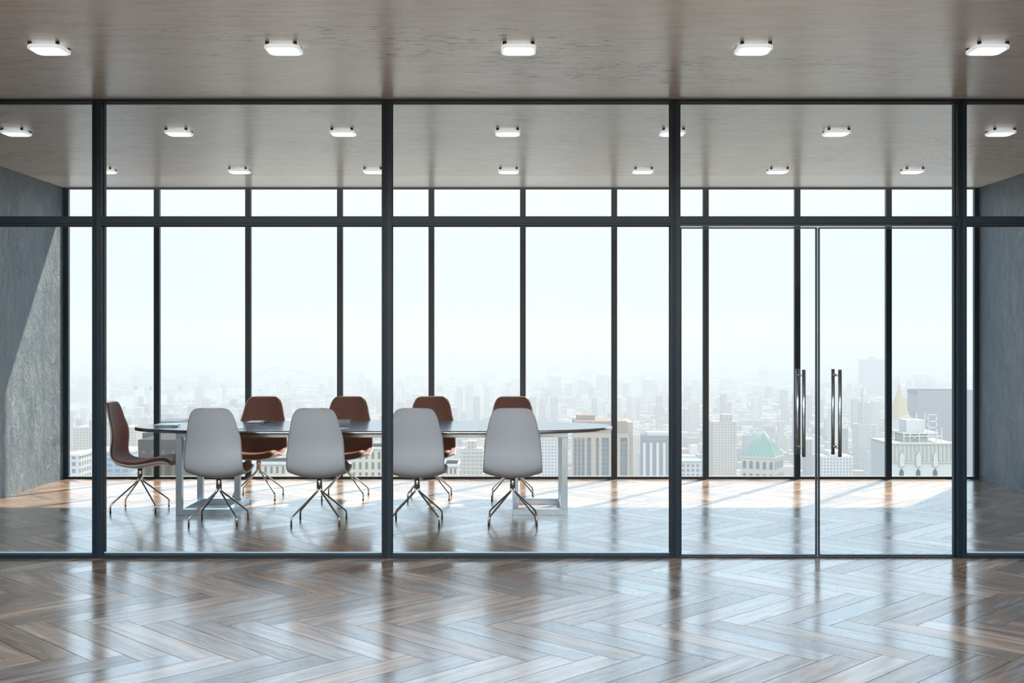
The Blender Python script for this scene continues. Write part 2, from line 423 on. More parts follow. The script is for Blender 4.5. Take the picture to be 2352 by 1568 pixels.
# ------------------------------------------------------------------ chairs
ROWS = [(-.262,.963,.076,.0),(-.2615,.9605,.106,.001),(-.260,.953,.132,.004),(-.257,.936,.154,.012),(-.252,.900,.174,.022),
        (-.247,.855,.1885,.030),(-.240,.805,.1985,.036),(-.229,.72,.219,.052),(-.223,.635,.228,.050),(-.224,.55,.2345,.042),(-.218,.48,.2375,.045),
        (-.19,.43,.239,.05),(-.13,.395,.240,.05),(-.04,.380,.241,.045),(.06,.383,.242,.042),(.15,.400,.242,.04),(.22,.412,.238,.04),
        (.262,.412,.226,.042),(.286,.404,.205,.042),(.297,.396,.175,.036)]
def cr(p0, p1, p2, p3, t):
    return tuple(0.5*((2*b)+(-a+c)*t+(2*a-5*b+4*c-d)*t*t+(-a+3*b-3*c+d)*t**3) for a,b,c,d in zip(p0,p1,p2,p3))
fine = []
SUB = 5
for i in range(len(ROWS)-1):
    p0 = ROWS[max(i-1,0)]; p1 = ROWS[i]; p2 = ROWS[i+1]; p3 = ROWS[min(i+2,len(ROWS)-1)]
    for k in range(SUB): fine.append(cr(p0,p1,p2,p3,k/SUB))
fine.append(ROWS[-1])
NV = len(fine); NU = 28
def shell_grid():
    # front normal of the profile (towards the sitter)
    pts = []; nr = []
    for i in range(NV):
        a = fine[max(i-1,0)]; b = fine[min(i+1,NV-1)]
        ty, tz = b[0]-a[0], b[1]-a[1]; l = math.hypot(ty, tz) or 1
        ny, nz = -tz/l, ty/l          # rotate tangent: from back going down -> +y
        y, z, W, k = fine[i]
        row = []
        for j in range(NU+1):
            u = -1 + 2*j/NU
            kk = k*abs(u)**2.2
            row.append(Vector((u*W, y+ny*kk, z+nz*kk)))
        pts.append(row)
    for i in range(NV):
        row = []
        for j in range(NU+1):
            du = pts[i][min(j+1,NU)] - pts[i][max(j-1,0)]
            dv = pts[min(i+1,NV-1)][j] - pts[max(i-1,0)][j]
            n_ = du.cross(dv).normalized()
            if n_.y + n_.z < 0: n_ = -n_
            row.append(n_)
        nr.append(row)
    return pts, nr
PTS, NR = shell_grid()
def sheet(mb, top, bot):
    nv, nu = len(top), len(top[0])
    base = len(mb.v)
    idx = lambda s_, i, j: base + s_*nv*nu + i*nu + j
    for g in (top, bot):
        for r_ in g: mb.v += [tuple(p) for p in r_]
    def q(*a): mb.f.append(a); mb.sm.append(True)
    for i in range(nv-1):
        for j in range(nu-1):
            q(idx(0,i,j), idx(0,i+1,j), idx(0,i+1,j+1), idx(0,i,j+1))
            q(idx(1,i,j), idx(1,i,j+1), idx(1,i+1,j+1), idx(1,i+1,j))
    for i in range(nv-1):
        q(idx(0,i,0), idx(1,i,0), idx(1,i+1,0), idx(0,i+1,0)); q(idx(0,i,nu-1), idx(0,i+1,nu-1), idx(1,i+1,nu-1), idx(1,i,nu-1))
    for j in range(nu-1):
        q(idx(0,0,j), idx(0,0,j+1), idx(1,0,j+1), idx(1,0,j)); q(idx(0,nv-1,j), idx(1,nv-1,j), idx(1,nv-1,j+1), idx(0,nv-1,j+1))
def make_chair():
    t = empty('conference_chair')
    T = 0.009
    mb = MB(); sheet(mb, PTS, [[p - n_*T for p, n_ in zip(r_, q_)] for r_, q_ in zip(PTS, NR)])
    mb.build('shell', M['shell'], t)
    # upholstered pad
    top = []; bot = []
    for i in range(8, NV-2):
        f_ = i/(NV-1)
        th = 0.013 if f_ < 0.5 else 0.013 + 0.026*min(1, (f_-0.5)/0.3)
        ev = min(1, (i-8)/7.0, (NV-3-i)/7.0); ev = math.sqrt(max(0, 1-(1-ev)**2))
        rt, rb = [], []
        for j in range(NU+1):
            u = -1 + 2*j/NU
            eu = min(1, (1-abs(u))/0.16); eu = math.sqrt(max(0, 1-(1-eu)**2))
            # inset the pad a little from the rim
            p = PTS[i][j]; pc = PTS[i][NU//2]; q = p + (pc-p)*0.045
            rt.append(q + NR[i][j]*(0.002 + th*ev*eu)); rb.append(q + NR[i][j]*0.0006)
        top.append(rt); bot.append(rb)
    mb = MB(); sheet(mb, top, bot); mb.build('upholstery', M['leather'], t)
    MB().tube([(0,0,0.276),(0,0,0.385)], 0.0235, 24).build('column', M['leg_metal'], t)
    for sx in (-1,1):
        for sy in (-1,1):
            fx, fy = sx*0.1955, sy*0.1975
            pts = [(sx*0.013, sy*0.013, 0.30), (sx*0.013, sy*0.013, 0.272), (sx*0.016, sy*0.016, 0.260), (sx*0.026, sy*0.026, 0.247),
                   (sx*0.182, sy*0.184, 0.080), (sx*0.191, sy*0.193, 0.068), (fx, fy, 0.054), (fx, fy, 0.010)]
            lg = MB().tube(pts, 0.0075, 12).build('leg', M['leg_metal'], t)
            MB().tube([(fx,fy,0.0),(fx,fy,0.0105)], 0.0085, 12).build('foot_cap', M['rubber'], lg)
    return t
chair = make_chair(); used = False
def put_chair(x, y, rz, label, group):
    global used
    o = chair if not used else copy_tree(chair)
    used = True
    o.location = (x, y, 0); o.rotation_euler = (0, 0, rz); tag(o, label, 'chair', group)
put_chair(-3.32, 10.16, -math.pi/2, 'shell chair seen in profile at the left head of the table, brown seat', None)
XS = [-2.433, -1.599, -0.788, 0.006]
wl = ['leftmost of the four near chairs', 'second from the left of the four near chairs', 'third from the left in the near row, beside a post', 'rightmost of the four near chairs']
for x, w in zip(XS, wl): put_chair(x, 9.447, 0, 'white-backed chair with brown seat, ' + w, 'white-backed chairs on the near side of the table')
wf = ['leftmost of the four brown chairs across the table', 'second from the left of the brown chairs across the table', 'third from the left of the brown chairs across the table', 'rightmost brown chair across the table, mostly hidden by a white back']
for x, w in zip(XS, wf): put_chair(x, 10.93, math.pi, w, 'brown-seated chairs on the far side of the table')

# ------------------------------------------------------------------ table
TZ = 0.745; YM = 10.19; HD = 0.613; TX0, TX1, EA = -3.364, 0.897, 1.2
def oval(grow=0.0, n=40):
    out = []
    for k in range(n+1):
        a = -math.pi/2 + math.pi*k/n; out.append((TX1-EA + (EA+grow)*math.cos(a), YM + (HD+grow)*math.sin(a)))
    for k in range(n+1):
        a = math.pi/2 + math.pi*k/n; out.append((TX0+EA + (EA+grow)*math.cos(a), YM + (HD+grow)*math.sin(a)))
    return out
tb = empty('conference_table', (0, 0, 0))
tag(tb, 'long oval conference table with dark blue top and brushed metal frame legs', 'table')
MB().prism(oval(-0.006), TZ-0.024, TZ+0.0005, True).build('tabletop', M['top'], tb)
rimb = MB(); oo = oval(0); ii = oval(-0.007); n = len(oo)
v = [(x,y,TZ-0.028) for x,y in oo]+[(x,y,TZ) for x,y in oo]+[(x,y,TZ) for x,y in ii]+[(x,y,TZ-0.028) for x,y in ii]
fs = []
for i in range(n):
    j = (i+1) % n
    for a, b in ((0,1),(1,2),(2,3),(3,0)): fs.append((a*n+i, a*n+j, b*n+j, b*n+i))
rimb.add(v, fs, False); rimb.sm = [True if (q % 4 == 0) else False for q in range(len(fs))]
rimb.build('rim', M['rim'], tb)
B_ = 0.052
apr = MB()
apr.box(-2.903, 0.48, 9.822, 9.822+B_, 0.671, 0.716).box(-2.903, 0.48, 10.485, 10.485+B_, 0.671, 0.716)
apr.build('apron', M['satin'], tb, bevel=0.001)
def base(x0, x1, ups):
    mb = MB()
    mb.box(x0, x1, 9.82, 9.82+B_, 0, B_).box(x0, x1, 10.485, 10.485+B_, 0, B_)
    mb.box(x0, x0+B_, 9.82+B_, 10.485, 0, B_).box(x1-B_, x1, 9.82+B_, 10.485, 0, B_)
    for (a, y) in ups: mb.box(a, a+B_, y, y+B_, B_, 0.671)
    mb.build('leg', M['satin'], tb, bevel=0.0015)
base(-2.903, -2.43, [(-2.903, 9.82), (-2.903, 10.485), (-2.56, 10.485)])
base(0.004, 0.48, [(0.48-B_, 9.82), (0.004, 10.485), (0.48-B_, 10.485)])

# things on the table
zt = TZ + 0.0006
def laptop(x, y, rz, w, d, label):
    t = empty('laptop', (x, y, zt), rz); tag(t, label, 'laptop')
    MB().prism(round_poly(w/2, d/2, 0.012), 0.005, 0.013).build('base', M['silver'], t, bevel=0.0015)
    MB().prism(round_poly(w/2, d/2, 0.012), 0.0138, 0.020).build('lid', M['silver'], t, bevel=0.002)
    f = MB()
    for sx in (-1,1):
        for sy in (-1,1): f.tube([(sx*(w/2-.03), sy*(d/2-.02), 0), (sx*(w/2-.03), sy*(d/2-.02), 0.0055)], 0.007, 10)
    f.build('foot', M['rubber'], t)
laptop(-3.065, 10.12, 0.0, 0.195, 0.15, 'closed silver laptop lying at the left end of the table')
o = MB().prism(round_poly(0.07, 0.05, 0.008), 0.0, 0.016).build('notebook', M['silver'], None, bevel=0.002)
o.location = (-2.385, 9.80, zt); o.rotation_euler = (0,0,0.35); tag(o, 'small pale notebook on the table just behind the leftmost white-backed chair', 'notebook')
t = empty('notepad', (-2.39, 10.62, zt), 0.03); tag(t, 'open black notepad with a white page before the leftmost brown chair', 'notepad')
MB().box(-0.075,0.075,-0.125,0.125,0,0.006).build('cover', M['black'], t, bevel=0.001)
MB().box(-0.07,0.052,-0.12,0.12,0.006,0.0095).build('page', M['paper'], t)
t = empty('pen', (-2.262, 10.60, zt), 0.9); tag(t, 'slim metal pen lying beside the black notepad', 'pen')
MB().tube([(-0.065,0,0.005),(0.06,0,0.005)], 0.005, 12).build('barrel', M['black'], t)
MB().tube([(-0.065,0,0.005),(-0.078,0,0.005)], 0.0045, 12, True, 0.001).build('tip', M['chrome'], t)
MB().box(0.0,0.055,-0.0015,0.0015,0.0095,0.012).build('clip', M['chrome'], t)
t = empty('book', (-1.60, 10.60, zt), 0.0); tag(t, 'thick blue-covered book on the table before the second brown chair', 'book')
MB().box(-0.085,0.085,-0.08,0.08,0.0,0.018).build('pages', M['cream'], t)
MB().box(-0.088,0.088,-0.083,0.083,0.018,0.0215).build('cover', M['blue_cover'], t)
o = MB().box(-0.105,0.105,-0.148,0.148,0,0.0012).build('paper_sheet', M['paper'])
o.location = (-1.585, 9.83, zt); o.rotation_euler = (0,0,-0.55); tag(o, 'white paper sheet on the table behind the second white-backed chair', 'paper')

# ------------------------------------------------------------------ the city outside
GZ = -260.0
def PX(px, D): return (px-CX)/F*D
def PZ(py, D): return EYE - (py-CY)/F*D
def facade(name, wall_, win_, sx, sz, fx=0.55, fz=0.55, rough=0.7, use_obj=False, vary=0.12):
    m = mat(name, wall_, rough)
    tc = nd(m,'ShaderNodeTexCoord'); s_ = nd(m,'ShaderNodeSeparateXYZ'); lk(m, tc.outputs['Object'], s_.inputs[0])
    ge = nd(m,'ShaderNodeNewGeometry'); gn = nd(m,'ShaderNodeSeparateXYZ'); lk(m, tc.outputs['Normal'], gn.inputs[0])
    side = mth(m,'GREATER_THAN', mth(m,'ABSOLUTE', gn.outputs['X']), 0.7)
    u_ = mth(m,'ADD', mth(m,'MULTIPLY', s_.outputs['Y'], side), mth(m,'MULTIPLY', s_.outputs['X'], mth(m,'SUBTRACT',1.0,side)))
    a = mth(m,'LESS_THAN', mth(m,'FRACT', mth(m,'DIVIDE', u_, sx)), fx)
    b = mth(m,'LESS_THAN', mth(m,'FRACT', mth(m,'DIVIDE', s_.outputs['Z'], sz)), fz)
    up = mth(m,'LESS_THAN', mth(m,'ABSOLUTE', gn.outputs['Z']), 0.5)
    k = mth(m,'MULTIPLY', mth(m,'MULTIPLY', a, b), up)
    if use_obj:
        oi = nd(m,'ShaderNodeObjectInfo'); wc = oi.outputs['Color']
        dk = nd(m,'ShaderNodeVectorMath', operation='SCALE'); lk(m, wc, dk.inputs[0]); dk.inputs['Scale'].default_value = 0.62
        c = mixc(m, k, wc, dk.outputs[0])
    else:
        c = mixc(m, k, wall_, win_)
    n_ = noise(m, tc.outputs['Object'], 0.05, 4)
    c = mixc(m, vary, c, ramp(m, [(0.3,(0.2,0.2,0.2)),(0.7,(0.9,0.9,0.9))], n_).outputs[0], 'OVERLAY')
    lk(m, c, bsdf(m).inputs['Base Color']); return m
M['bld'] = facade('city facade', (0.204,0.204,0.204), (0.082,0.082,0.090), 5.0, 3.6, 0.5, 0.55, use_obj=True)
M['stone_pale'] = mat('pale limestone', (0.253,0.241,0.212), 0.8)
M['stone_cream'] = mat('cream limestone', (0.269,0.245,0.196), 0.8)
M['stone_white'] = mat('white stone', (0.294,0.294,0.282), 0.8)
M['tower_brown'] = mat('brown stone', (0.135,0.102,0.078), 0.8)
M['tower_dark'] = mat('dark brown cladding', (0.018,0.015,0.014), 0.8)
M['tower_pier'] = mat('tan stone pier', (0.204,0.167,0.131), 0.8)
M['dark_glass'] = facade('dark strip windows', (0.041,0.053,0.069), (0.069,0.082,0.094), 3.0, 3.6, 0.9, 0.35)
M['win'] = mat('dark window', (0.029,0.031,0.033), 0.4)
M['copper'] = mat('green copper roof', (0.110,0.192,0.163), 0.6)
M['copper_rib'] = mat('copper rib', (0.147,0.224,0.196), 0.6)
M['gilt'] = mat('gilded roof', (0.253,0.204,0.106), 0.5)
M['steel_white'] = mat('white painted steel', (0.306,0.306,0.298), 0.6)
M['grey_slab'] = facade('grey curtain wall', (0.090,0.090,0.098), (0.053,0.053,0.061), 3.0, 3.8, 0.6, 0.6)
M['grid_white'] = facade('white window grid', (0.277,0.277,0.277), (0.090,0.098,0.110), 4.2, 4.2, 0.55, 0.6)
M['beige_blk'] = facade('beige facade', (0.228,0.204,0.171), (0.106,0.094,0.082), 4.0, 3.6, 0.45, 0.5)
M['brown_blk'] = facade('brown lit facade', (0.016,0.012,0.010), (0.06,0.045,0.02), 3.2, 9.0, 0.35, 0.75)
M['dark_blk'] = facade('charcoal facade', (0.014,0.016,0.022), (0.030,0.032,0.038), 2.6, 3.4, 0.4, 0.4)
M['blue_blk'] = facade('blue glass facade', (0.184,0.224,0.253), (0.098,0.135,0.163), 5.0, 3.6, 0.75, 0.6)
M['concrete'] = mat('chimney concrete', (0.253,0.253,0.245), 0.8)
M['soot'] = mat('dark chimney band', (0.065,0.082,0.098), 0.8)
m = M['ground'] = mat('city ground', (0.2,0.21,0.2), 0.95)
n = noise(m, mapped(m,(1,1,1)), 0.004, 10, 0.7); lk(m, ramp(m, [(0.38,(0.07,0.10,0.075)),(0.5,(0.20,0.21,0.20)),(0.62,(0.3,0.29,0.28))], n).outputs[0], bsdf(m).inputs['Base Color'])
m = M['water'] = mat('river water', (0.10,0.16,0.20), 0.25)
lk(m, bump(m, noise(m, mapped(m,(1,1,1)), 0.02, 6), 0.25, 4), bsdf(m).inputs['Normal'])
m = M['far'] = mat('distant roofs', (0.5,0.5,0.5), 0.85)
fa = nd(m,'ShaderNodeAttribute'); fa.attribute_name = 'tone'; lk(m, fa.outputs['Color'], bsdf(m).inputs['Base Color'])
M['hill'] = mat('far hills', (0.16,0.2,0.2), 0.95)

for k_ in ('bld','stone_pale','stone_cream','stone_white','tower_brown','tower_dark','tower_pier','dark_glass','copper','copper_rib','gilt','grey_slab','grid_white','beige_blk','brown_blk','dark_blk','blue_blk','concrete','soot','ground','far','hill'):
    bsdf(M[k_]).inputs['Specular IOR Level'].default_value = 0.12
gr = struct(MB().box(-30000, 30000, 300, 32000, GZ-30, GZ).build('ground', M['ground']))
# river: outline read as ground points
def gp(px, py): D = (EYE-GZ)*F/(py-CY); return (PX(px,D), D)
river_px = [(-300,985),(60,978),(205,967),(300,958),(400,940),(470,930),(560,917),(640,909),(760,903),(880,905),(940,898),(880,893),(760,890),(690,884),(640,880),(560,885),(500,897),(380,906),(300,910),(200,921),(60,930),(-300,940)]
river = [gp(*p) for p in river_px]
struct(MB().prism(river, GZ-5, GZ+1.0).build('river', M['water']))
river2 = [gp(*p) for p in [(1900,872),(2060,868),(2240,866),(2500,866),(2500,852),(2240,850),(2050,856),(1900,862)]]
struct(MB().prism(river2, GZ-5, GZ+1.0).build('river', M['water']))
river3 = [gp(*p) for p in [(330,868),(480,866),(560,864),(560,860),(450,861),(330,863)]]
struct(MB().prism(river3, GZ-5, GZ+1.0).build('river', M['water']))
# rolling hills on the horizon
hv = []; hf = []; NH = 90
for j, (yy, hh) in enumerate(((17000, 0), (21000, 0.6), (25000, 1.0), (31000, 0.7))):
    for i in range(NH+1):
        x = -26000 + 52000*i/NH
        base_h = 175 + 60*math.sin(i*0.23) + 40*math.sin(i*0.61+1) + 40*math.sin(i*0.11+2)
        hv.append((x, yy, GZ + 1 + hh*(base_h + 190)))
for j in range(3):
    for i in range(NH): hf.append((j*(NH+1)+i, j*(NH+1)+i+1, (j+1)*(NH+1)+i+1, (j+1)*(NH+1)+i))
struct(MB().add(hv, hf, True).build('hills', M['hill']))

def inpoly(p, poly):
    x, y = p; c = False; j = len(poly)-1
    for i in range(len(poly)):
        xi, yi = poly[i]; xj, yj = poly[j]
        if (yi > y) != (yj > y) and x < (xj-xi)*(y-yi)/(yj-yi)+xi: c = not c
        j = i
    return c
keep_out = []      # (x0,x1,y0,y1) footprints of landmark buildings
def reserve(x0, x1, y0, y1): keep_out.append((x0-12, x1+12, y0-12, y1+12))
pane_word = ['first', 'second', 'third', 'fourth', 'fifth', 'sixth', 'seventh', 'eighth', 'ninth', 'tenth']
def pane_of(px):
    for i in range(10):
        if px < edges_px[i+1]: return pane_word[i]
    return 'tenth'
def tower(name, x0, x1, ytop, D, depth, mt, label, rz=0.0, cat='building', roof=None):
    """thing at real distance D; base on the ground"""
    wx = (x1-x0)/F*D; cx = PX((x0+x1)/2, D); zt_ = PZ(ytop, D)
    t = empty(name, (cx, D+depth/2, GZ), rz); tag(t, label, cat)
    MB().box(-wx/2, wx/2, -depth/2, depth/2, 0, zt_-GZ).build('walls', mt, t)
    reserve(cx-wx/2, cx+wx/2, D, D+depth)
    return t, wx, zt_-GZ

# dark pair behind the left end of the table
t, w, h = tower('office_tower', 327, 436, 994, 420, 26, M['dark_blk'], 'charcoal office tower seen below the left end of the table')
MB().box(-w*0.3, w*0.2, -8, 8, h, h+4).build('roof_plant', M['soot'], t)
t, w, h = tower('office_block', 318, 424, 1015, 370, 26, M['brown_blk'], 'low dark brown block with lit yellow strips in front of the charcoal tower')
MB().box(-w/2, w/2, -13.5, 13.5, h-2.5, h+0.8).build('parapet', M['tower_dark'], t)
t, w, h = tower('office_block', 148, 182, 1048, 700, 26, M['grid_white'], 'white gridded block low in the first pane beside the left wall')
MB().box(-w/2-.4, w/2+.4, -13.4, 13.4, h, h+1.5).build('parapet', M['stone_white'], t)
t, w, h = tower('office_block', 191, 300, 1040, 740, 30, M['blue_blk'], 'pale blue glass block low beside the leftmost glass wall post')
MB().box(-w/2, w/2, -15, 15, h, h+1.5).build('parapet', M['stone_white'], t)
t, w, h = tower('office_block', 168, 312, 981, 1500, 40, M['beige_blk'], 'wide hazy grey beige slab below the river in the first pane')
MB().box(-w*0.3, w*0.1, -8, 8, h, h+8).build('roof_plant', M['beige_blk'], t)
t, w, h = tower('apartment_block', 180, 202, 870, 4900, 60, M['beige_blk'], 'hazy tower group on the far river bank in the first pane')
MB().box(-w*0.25, w*0.25, -15, 15, h, h+14).build('roof_plant', M['beige_blk'], t)
# power station with chimneys
t, w, h = tower('power_station', 368, 446, 936, 3850, 70, M['beige_blk'], 'low pinkish power station hall on the near river bank', cat='power station')
MB().box(-w/2, -w*0.1, -30, 30, h, h+9).build('roof', M['soot'], t)
def chimney(px_, ytop, ybase, D, r, label):
    x = PX(px_, D); zb_ = PZ(ybase, D); zt_ = PZ(ytop, D)
    t = empty('chimney', (x, D, GZ)); tag(t, label, 'chimney', 'river bank chimneys')
    hh = zt_-GZ; reserve(x-12, x+12, D-12, D+12)
    MB().tube([(0,0,0),(0,0,hh-14)], r*1.25, 20, True, r).build('shaft', M['concrete'], t)
    MB().tube([(0,0,hh-14),(0,0,hh)], r*1.04, 20).build('crown_band', M['soot'], t)
chimney(312, 885, 960, 3700, 5.2, 'tall pale chimney, leftmost of four by the river')
chimney(346, 886, 957, 3720, 5.2, 'tall pale chimney, second from the left of four by the river')
chimney(414, 886, 935, 4300, 6.2, 'tall pale chimney, third from the left of four by the river')
chimney(460, 888, 935, 4320, 6.2, 'tall pale chimney, rightmost of four by the river')
# suspension bridge
BD = 6000.0
t = empty('suspension_bridge', (0, BD, GZ)); tag(t, 'hazy suspension bridge crossing the river', 'bridge')
def dz(px_): return PZ(880 + (px_-150)*0.016, BD) - GZ
xa, xb = PX(60, BD), PX(905, BD)
MB().add([(xa,-12,dz(60)-5),(xb,-12,dz(905)-5),(xb,12,dz(905)-5),(xa,12,dz(60)-5),(xa,-12,dz(60)+2),(xb,-12,dz(905)+2),(xb,12,dz(905)+2),(xa,12,dz(60)+2)],
         [(0,3,2,1),(4,5,6,7),(0,1,5,4),(1,2,6,5),(2,3,7,6),(3,0,4,7)]).build('deck', M['soot'], t)
tp = []
reserve(xa, xb, BD-14, BD+14)
for p_ in (311, 633):
    x = PX(p_, BD); th = PZ(842, BD)-GZ; mb = MB(); tp.append((x, th))
    for sy in (-1, 1):
        mb.tube([(x-11, sy*13, 0), (x-5, sy*13, th)], 3.4, 8, True, 2.4); mb.tube([(x+11, sy*13, 0), (x+5, sy*13, th)], 3.4, 8, True, 2.4)
    for k in range(6):
        zz = dz(p_) + 8 + k*(th-dz(p_)-8)/5; mb.box(x-9, x+9, -15, -11, zz-1.6, zz+1.6); mb.box(x-9, x+9, 11, 15, zz-1.6, zz+1.6)
    mb.box(x-7, x+7, -15, 15, th-4, th+3)
    mb.build('pylon', M['concrete'], t); reserve(x-30, x+30, BD-30, BD+30)
for sy in (-13, 13):
    pts = []
    for k in range(21):
        f_ = k/20; x = tp[0][0] + (tp[1][0]-tp[0][0])*f_; sag = 4*f_*(1-f_)
        zlo = dz(470)+8; pts.append((x, sy, tp[0][1] - (tp[0][1]-zlo)*sag))
    pts = [(xa+150, sy, dz(60))] + pts + [(xb-150, sy, dz(905))]
    MB().tube(pts, 1.4, 6).build('cable', M['soot'], t)
mb = MB()
for k in range(8):
    p_ = 70 + k*118
    if min(abs(p_-311), abs(p_-633)) < 20: continue
    x = PX(p_, BD); mb.box(x-4, x+4, -9, 9, 0, dz(p_)-4)
mb.build('pier', M['concrete'], t)

# arcaded cream buildings behind the chairs
def arcade(name, x0, x1, ytop, D, depth, mt, label, nx, rows_, rz=0.0, ww=0.42):
    t, w, h = tower(name, x0, x1, ytop, D, depth, mt, label, rz)
    MB().box(-w/2-1.0, w/2+1.0, -depth/2-1.0, depth/2+1.0, h-1.6, h).build('cornice', M['stone_white'], t)
    sp_ = w/nx
    for r_, (zt_, hh) in enumerate(rows_):
        for i in range(nx):
            cx = -w/2 + (i+0.5)*sp_; hw = sp_*ww/2
            poly = [(cx-hw, h-zt_-hh), (cx+hw, h-zt_-hh), (cx+hw, h-zt_-hw)] + [(cx+hw*math.cos(a*math.pi/8), h-zt_-hw+hw*math.sin(a*math.pi/8)) for a in range(1,8)] + [(cx-hw, h-zt_-hw)]
            MB().extrude(poly, 'y', -depth/2-0.15, -depth/2+0.6).build('window', M['win'] if mt is not M['stone_white'] else M['win'], t)
    return t, w, h
arcade('arcaded_building', 806, 878, 1026, 720, 24, M['stone_cream'], 'cream building with rows of arched windows behind the second white-backed chair', 5, [(3,4.6),(9.5,4.6),(16,4)])
arcade('arcaded_building', 590, 657, 1060, 640, 22, M['stone_cream'], 'cream arched building right of the leftmost white-backed chair', 5, [(2.5,4),(8,3)])
arcade('arcaded_building', 1022, 1050, 1065, 640, 20, M['stone_cream'], 'cream gabled building low between the third and fourth white-backed chairs', 3, [(2.5,3)])
# stepped grey tower behind the gap between chairs
t, w, h = tower('apartment_tower', 1058, 1109, 1030, 1100, 22, M['beige_blk'], 'pale tower with balconies between the third and fourth white-backed chairs')
MB().box(-w*0.18, w*0.2, -7, 7, h, h+7).build('roof_plant', M['beige_blk'], t)
b_ = MB()
for k in range(9): b_.box(-w/2-0.8, w/2+0.8, -12, 12, h-3-k*3.7, h-2.2-k*3.7)
b_.build('balcony_band', M['stone_white'], t)
t, w, h = tower('office_tower', 1241, 1292, 1006, 1500, 30, M['grid_white'], 'white grid-windowed tower seen through the right table leg')
MB().box(-w/2-.5, w/2+.5, -15.5, 15.5, h, h+2).build('parapet', M['stone_white'], t)
# brown tower right of the table
D = 900.0
t = empty('office_tower', (PX(1386, D), D+25, GZ)); tag(t, 'large tan and brown tower with dark window strips below the right end of the table', 'building')
def pxl(p): return PX(p, D) - PX(1386, D)
hh = PZ(968, D) - GZ; reserve(PX(1312,D), PX(1462,D), D-5, D+55)
MB().box(pxl(1322), pxl(1441), -20, 25, 0, hh).build('walls', M['tower_brown'], t)
MB().box(pxl(1441), pxl(1456), -18, 25, 0, hh-1).build('side_wall', M['tower_pier'], t)
zw = PZ(1013, D) - GZ
for a, b in ((1318,1325),(1327,1334),(1336,1343),(1348.5,1358),(1369,1376),(1382.5,1399),(1425,1441.5)):
    f_ = MB(); f_.box(pxl(a), pxl(b), -22.4, -19.5, 0, zw - (0 if a > 1345 else -3)); f_.build('window_strip', M['dark_glass'], t)
for a, b in ((1314.5,1318),(1325,1327),(1334,1336),(1343,1348.5),(1358,1369),(1376,1382.5),(1399,1425),(1441.5,1446)):
    MB().box(pxl(a), pxl(b), -23.6, -19.6, 0, zw+2.5).build('pier', M['tower_pier'], t)
MB().box(pxl(1316), pxl(1446), -22.8, -19.4, zw+2.5, zw+6).build('band', M['tower_pier'], t)
MB().box(pxl(1330), pxl(1370), -8, 12, hh, hh+4).build('roof_plant', M['tower_brown'], t)
# slab by the third glass wall post
t, w, h = tower('office_tower', 1477, 1556, 1000, 1400, 30, M['dark_glass'], 'grey ribbed tower between the window mullion and the third glass wall post')
b_ = MB()
for k in range(6): b_.box(-w/2+k*w/5.2, -w/2+k*w/5.2+3.2, -16.2, -14.8, 0, h-9)
b_.build('rib', M['stone_white'], t); MB().box(-w/2+5, w/2-5, -15, 10, h, h+4).build('roof_plant', M['stone_pale'], t)
# green pyramid roof
D = 1000.0
t = empty('pyramid_roofed_building', (PX(1766, D), D+26, GZ), math.radians(-28)); tag(t, 'cream building with green copper pyramid roof behind the left door leaf', 'building')
hh = PZ(1052, D) - GZ; hw = 15.0; reserve(PX(1700,D), PX(1820,D), D, D+55)
MB().box(-hw, hw, -hw, hw, 0, hh).build('walls', M['stone_pale'], t)
MB().box(-hw-0.8, hw+0.8, -hw-0.8, hw+0.8, hh-1.5, hh).build('cornice', M['stone_cream'], t)
ph = PZ(998, D) - GZ
MB().add([(-hw,-hw,hh),(hw,-hw,hh),(hw,hw,hh),(-hw,hw,hh),(-2.2,-1.6,ph),(2.2,-1.6,ph),(2.2,1.6,ph),(-2.2,1.6,ph)],
         [(0,1,5,4),(1,2,6,5),(2,3,7,6),(3,0,4,7),(4,5,6,7),(0,3,2,1)]).build('roof', M['copper'], t)
rb = MB()
for k in range(9):
    a = -1+2*k/8
    rb.tube([(hw*a, -hw, hh+0.2), (2.2*a, -1.6, ph+0.2)], 0.28, 4); rb.tube([(hw, hw*a, hh+0.2), (2.2, 1.6*a, ph+0.2)], 0.28, 4)
rb.build('roof_rib', M['copper_rib'], t)
for k in range(5):
    cx = -hw + (k+0.5)*hw*2/5
    for ax in (0, 1):
        for zt_, h2 in ((4, 7), (15, 4)):
            r_ = 1.6
            poly = [(cx-r_, hh-zt_-h2), (cx+r_, hh-zt_-h2), (cx+r_, hh-zt_-r_)] + [(cx+r_*math.cos(a*math.pi/6), hh-zt_-r_+r_*math.sin(a*math.pi/6)) for a in range(1,6)] + [(cx-r_, hh-zt_-r_)]
            if ax == 0: MB().extrude(poly, 'y', -hw-0.1, -hw+0.5).build('window', M['win'], t)
            else: MB().extrude(poly, 'x', hw-0.5, hw+0.1).build('window', M['win'], t)
# cone-roofed tower
D = 1500.0
t = empty('spired_tower', (PX(2077, D), D+20, GZ)); tag(t, 'tower with tall pale gold pointed roof in the ninth rear window pane', 'building')
hb = PZ(965, D)-GZ; ha = PZ(896, D)-GZ; rr = 26/F*D; reserve(PX(2045,D), PX(2110,D), D, D+45)
poly = [(rr*math.cos(math.pi/8+k*math.pi/4), rr*math.sin(math.pi/8+k*math.pi/4)) for k in range(8)]
MB().prism([(x*0.97,y*0.97) for x,y in poly], 0, hb).build('walls', M['stone_white'], t)
v = [(x,y,hb) for x,y in poly] + [(x*0.13,y*0.13,ha) for x,y in poly]
MB().add(v, [(k,(k+1)%8,8+(k+1)%8,8+k) for k in range(8)]+[tuple(range(8,16))]).build('roof', M['gilt'], t)
MB().prism([(x*0.12,y*0.12) for x,y in poly], ha, ha+5).build('lantern', M['stone_cream'], t)
